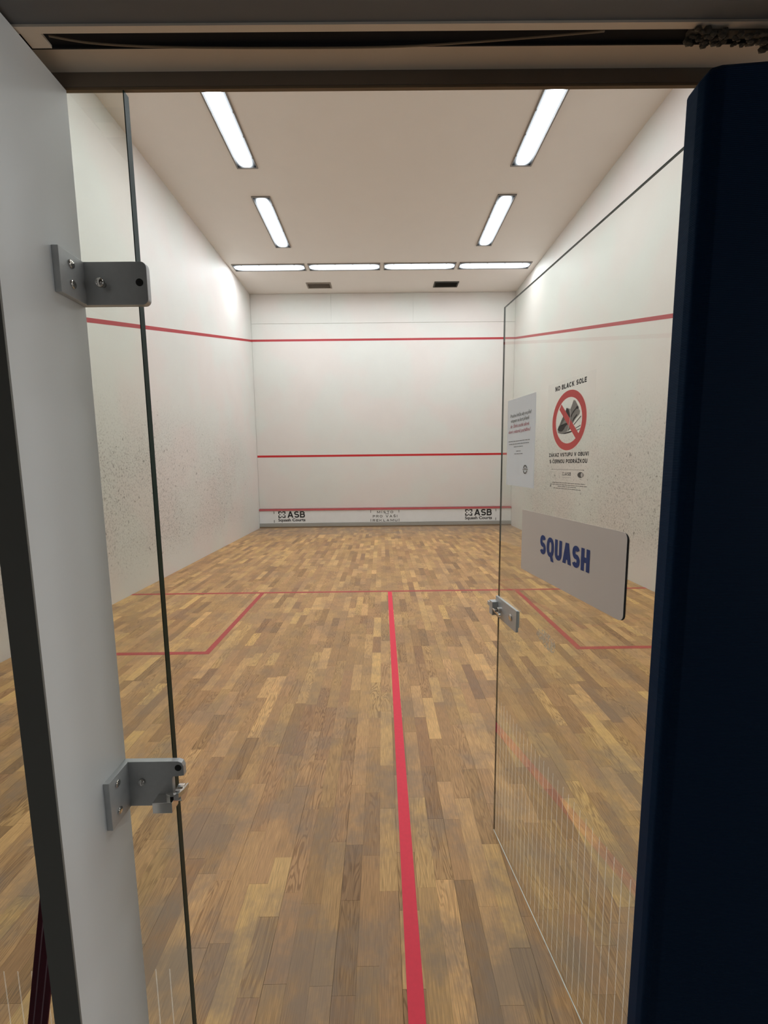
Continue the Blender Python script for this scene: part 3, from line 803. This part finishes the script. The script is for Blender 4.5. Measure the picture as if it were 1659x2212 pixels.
pn = empty('paper_notice', MD @ Vector((.157, 1.485, .001))); tag(pn, 'white paper notice in black and red italics near the free edge of the glass door', 'notice')
bm = bmesh.new(); G = []
for i in range(9):
    row = []
    for j in range(13):
        s = .053 + .209*i/8; z = 1.484 + .305*j/12
        h = .0012 + .0008*max(0, (i-5)/3)**2*math.sin(j*.35+.4)**2
        row.append(bm.verts.new(MD @ Vector((s, z - .003*(i/8), h))))
    G.append(row)
for i in range(8):
    for j in range(12): bm.faces.new((G[i][j], G[i+1][j], G[i+1][j+1], G[i][j+1]))
pp = obj('paper_sheet', bm, PAPER, pn); sl = pp.modifiers.new('thickness', 'SOLIDIFY'); sl.thickness = .0004; sl.offset = -1
MP = on_door(.0026)
for txt, a, b, z, mat in (('Prosíme hráče, aby se před', .079, .235, 1.7255, INKG), ('vstupem na kurt přezuli', .084, .221, 1.7080, INKG),
                          ('do  čisté a suché sálové', .082, .221, 1.6890, INKR2), ('obuvi s nebarvící podrážkou!', .067, .232, 1.6700, INKR2)):
    obj('lettering', text_bm(txt, MP, a, b, z, z+.0115, shear=.25, off=.016, res=2), mat, pn)
for k, (a, b, z) in enumerate(((.068, .229, 1.6395), (.073, .224, 1.6300), (.112, .181, 1.6200), (.132, .165, 1.6040), (.118, .180, 1.5950))):
    obj('small_print', word_bars(MP, a, b, z, .0020, 20+k), INKG, pn)['kind'] = 'stuff'
for t0, t1 in ((15, 165), (195, 345)):
    obj('emblem', ring_bm(.2015, 1.5420, .0150, .0108, MP, 24, 0, t0, t1), INKG, pn)
obj('emblem', poly_bm([[(.184, 1.5405), (.219, 1.5405), (.222, 1.5420), (.219, 1.5437), (.184, 1.5437)], [(.196, 1.5437), (.207, 1.5437), (.2015, 1.5490)]], MP), INKL, pn)

# ------------------------------------------------------------------ support fins with brackets
def fin(x0, x1, lab):
    t = empty('support_fin', ((x0+x1)/2, -.08, 0)); tag(t, lab, 'fin')
    obj('laminate_body', mkbox(x0, x1, -.155, -.0015, .0, 2.138), FIN_L, t)
    obj('front_edge', mkbox(x0-.0005, x1+.0003, -.158, -.155, .0, 2.138), FIN_D, t, label='dark edge strip facing the corridor')
    return t
f1 = fin(2.606, 2.645, 'tall light grey upright fin with dark front edge at the left of the doorway')
f2 = fin(3.790, 3.829, 'upright fin hidden behind the navy panel right of the doorway')

def angle_bracket(parent, x, z0, z1, notch=False):
    """flange A on the fin side, flange B over the glass"""
    t = empty('bracket', (x, -.004, (z0+z1)/2)); 
    t.location = Vector((x, -.004, (z0+z1)/2)) - parent.location; t.parent = parent
    MB = frame_matrix((0, -.002, 0), (1, 0, 0), (0, 0, 1))   # z towards the camera (-y)
    if MB.to_3x3().col[2].y > 0: raise ValueError
    bm = mkbox(x, x+.010, -.064, -.002, z0, z1)
    if notch:
        out = [(x+.008, z0), (x+.088, z0), (x+.088, z1-.034), (x+.090, z1-.030), (x+.110, z1-.028), (x+.110, z1-.010), (x+.107, z1-.003), (x+.100, z1), (x+.008, z1)]
    else:
        out = round_rect(x+.008, x+.108, z0, z1, (0, .009, .009, 0), 6)
    b2 = plate(out, MB, .010)
    me = bpy.data.meshes.new('tmp'); b2.to_mesh(me); b2.free(); bm.from_mesh(me); bpy.data.meshes.remove(me)
    o = obj('flange', bm, STEEL, t, bevel=.0007)
    for k, z in enumerate((z1-.016, z0+.020)):
        b = bmesh.new(); dome(b, (x+.010, -.040 if not notch else -.043, z), (1, 0, 0), .0062, .0032); obj('screw', b, CHROME, t, smooth=True)
    return t
b1 = angle_bracket(f1, 2.645, 1.821, 1.886)
bm = bmesh.new(); cyl(bm, (2.684, -.016, 1.851), (0, -1, 0), .0045, .010); dome(bm, (2.684, -.020, 1.851), (0, -1, 0), .0070, .006)
obj('clamp_bolt', bm, CHROME, b1, smooth=True)
bm = bmesh.new(); cyl(bm, (2.741, -.0123, 1.8545), (0, -1, 0), .0058, .0006); obj('pivot_hole', bm, BLACKM, b1)
b2 = angle_bracket(f1, 2.645, .946, 1.033, True)
bm = bmesh.new(); dome(bm, (2.678, -.012, .994), (0, -1, 0), .0062, .006); obj('clamp_bolt', bm, CHROME, b2, smooth=True)
bm = bmesh.new(); cyl(bm, (2.7455, -.0123, 1.0205), (0, -1, 0), .0060, .0006); obj('pivot_hole', bm, BLACKM, b2)
# strike with its curved catch
bm = bmesh.new(); box(bm, 2.7065, 2.7415, -.034, -.012, .950, .970)
obj('strike_block', bm, CHROME, b2, bevel=.0008)
bm = bmesh.new()
pts = [(2.722, -.018), (2.727, -.0235), (2.735, -.0265), (2.742, -.0262), (2.748, -.022), (2.753, -.012), (2.755, .004), (2.752, .004), (2.748, -.010), (2.744, -.0175), (2.738, -.020), (2.730, -.018)]
a = [bm.verts.new((x, y, .969)) for x, y in pts]; b = [bm.verts.new((x, y, .978)) for x, y in pts]
bm.faces.new(a); bm.faces.new(list(reversed(b)))
for i in range(len(pts)): bm.faces.new((a[i], b[i], b[(i+1) % len(pts)], a[(i+1) % len(pts)]))
cyl(bm, (2.744, -.004, .966), (1, 0, 0), .014, .012)
obj('catch', bm, CHROME, b2, bevel=.0006)

# ------------------------------------------------------------------ lintel and header over the doorway
hd = empty('trim_1', (3.2, -.05, 2.14)); tag(hd, 'dark and beige metal header running over the doorway', 'header', kind='structure')
XA, XB = -.1, 6.5
obj('lintel_channel', mkbox(0, W, -.0015, .004, 2.1435, 2.2005), BROWN, hd, label='dark brown channel above the glass')
obj('lintel_trim', mkbox(0, W, -.0005, .005, 2.1395, 2.1433), TRIMB, hd, label='thin brown trim')
obj('soffit_board', mkbox(XA, XB, -.061, -.0015, 2.163, 2.20), BEIGE, hd, label='beige soffit board')
obj('header_lip', mkbox(XA, XB, -.092, -.083, 2.140, 2.20), BEIGE, hd, label='beige lip before the slot')
obj('slot_liner', mkbox(XA, XB, -.083, -.061, 2.145, 2.20), BLACK, hd, label='black slot in the header')
obj('slot_liner', mkbox(XA, XB, -.0625, -.0608, 2.141, 2.163), BLACK, hd)
obj('slot_end_cap', mkbox(2.645, 2.672, -.083, -.0615, 2.141, 2.152), BEIGE, hd)
obj('header_panel', mkbox(XA, XB, -.420, -.092, 2.143, 2.20), DARKG, hd, label='dark grey underside of the header')
cb = [(2.68, -.078, 2.142), (2.73, -.070, 2.1405), (2.82, -.0645, 2.1400), (2.96, -.0625, 2.1395), (3.13, -.0625, 2.1395), (3.24, -.067, 2.1400), (3.335, -.073, 2.1405), (3.43, -.079, 2.1420)]
bm = bmesh.new()
fine = []
for i in range(len(cb)-1):
    p0, p1, p2, p3 = (Vector(cb[max(i-1, 0)]), Vector(cb[i]), Vector(cb[i+1]), Vector(cb[min(i+2, len(cb)-1)]))
    for k in range(5):
        t = k/5; fine.append(.5*((2*p1) + (p2-p0)*t + (2*p0-5*p1+4*p2-p3)*t*t + (3*p1-p0-3*p2+p3)*t**3))
fine.append(Vector(cb[-1]))
tube(bm, fine, .0012, 8)
obj('seal_cord', bm, TRIMB, hd, smooth=True, label='loose cord sagging out of the slot')
# frayed foam at the right end of the slot
bm = bmesh.new(); rr_ = random.Random(3)
for k in range(110):
    x = 3.545 + rr_.random()*.16; y = -.078 + rr_.uniform(-.010, .010); z = 2.138 - rr_.random()*.006 - .006*(x-3.55)/.1
    s = rr_.uniform(.0016, .004)
    r_ = bmesh.ops.create_icosphere(bm, subdivisions=1, radius=s)
    bmesh.ops.transform(bm, matrix=Matrix.Translation((x, y, z)) @ Matrix.Diagonal((1.6, 1, rr_.uniform(.6, 1.4), 1)), verts=r_['verts'])
box(bm, 3.545, 3.71, -.083, -.072, 2.138, 2.152)
fz = obj('foam_filler', bm, FUZZ, hd); fz['kind'] = 'stuff'; fz['label'] = 'frayed foam at the right end of the slot'

# ------------------------------------------------------------------ navy panel standing before the right jamb
npn = empty('padded_panel', (3.79, -.23, 0)); tag(npn, 'tall dark navy blue padded panel standing at the right edge of the doorway', 'panel')
Mn = Matrix.Translation((3.486, -.200, 0)) @ Matrix.Rotation(math.radians(-4), 4, 'Z')
bm = bmesh.new()
prof = [(0, .035), (0, .014), (.003, .005), (.010, .001), (.020, .0), (.64, .0), (.64, .035)]
zs = [0.0, .015, .5, 1.0, 1.5, 1.980, 2.000, 2.008]
rings = []
for z in zs:
    ins = .008 if z in (0.0, 2.008) else 0
    rings.append([bm.verts.new(Mn @ Vector((min(max(x, ins), .64-ins), min(max(y, ins), .035-ins), z + (.0 if z < 1.9 else -.010*max(0, 1-x/.05))))) for x, y in prof])
for a, b in zip(rings, rings[1:]):
    for k in range(len(prof)): bm.faces.new((a[k], a[(k+1) % len(prof)], b[(k+1) % len(prof)], b[k]))
bm.faces.new(rings[0]); bm.faces.new(list(reversed(rings[-1])))
obj('padding', bm, NAVY, npn, bevel=.003)

# ------------------------------------------------------------------ dark red strip left of the fin, modelled as a slanting solid
st = empty('maroon_strip', (2.36, -.06, 0)); tag(st, 'slanting dark red strip with two pale lines left of the fin', 'band')
def srow(z):
    # left and right side of the dark red strip at height z
    xl = 2.501 - (.784-z)*.19; wd = .036
    return xl, wd
def strip(f0, f1, y0, y1):
    bm = bmesh.new(); A = []
    for k in range(17):
        z = .0 + .98*k/16; xl, wd = srow(z); 
        A.append([bm.verts.new((xl+wd*f0, y0, z)), bm.verts.new((xl+wd*f1, y0, z)), bm.verts.new((xl+wd*f1, y1, z)), bm.verts.new((xl+wd*f0, y1, z))])
    for a, b in zip(A, A[1:]):
        for k in range(4): bm.faces.new((a[k], a[(k+1) % 4], b[(k+1) % 4], b[k]))
    bm.faces.new(A[0]); bm.faces.new(list(reversed(A[-1])))
    return bm
obj('strip_body', strip(0, 1, -.052, -.049), MAROON, st)
for f in (.27, .66): obj('pale_stripe', strip(f, f+.06, -.0525, -.052), PINKW, st, label='pale thin stripe')

# ------------------------------------------------------------------ corridor the camera stands in
struct('floor_corridor', mkbox(-.1, 6.5, -2.8, -.002, -.08, -.002), CORRF, 'dark corridor floor outside the glass', 'floor')
struct('wall_corridor', mkbox(-.1, 6.5, -2.9, -2.8, -.08, 2.6), CORR, 'dark corridor wall behind the viewer', 'wall')
struct('ceiling_corridor', mkbox(-.1, 6.5, -2.9, -.42, 2.201, 2.3), BLACK, 'black corridor ceiling before the header', 'ceiling')
struct('wall_corridor_left', mkbox(-.2, -.1, -2.9, 0, -.08, 2.6), CORR, 'dark left end wall of the corridor', 'wall')
struct('wall_corridor_right', mkbox(6.5, 6.6, -2.9, 0, -.08, 2.6), CORR, 'dark right end wall of the corridor', 'wall')
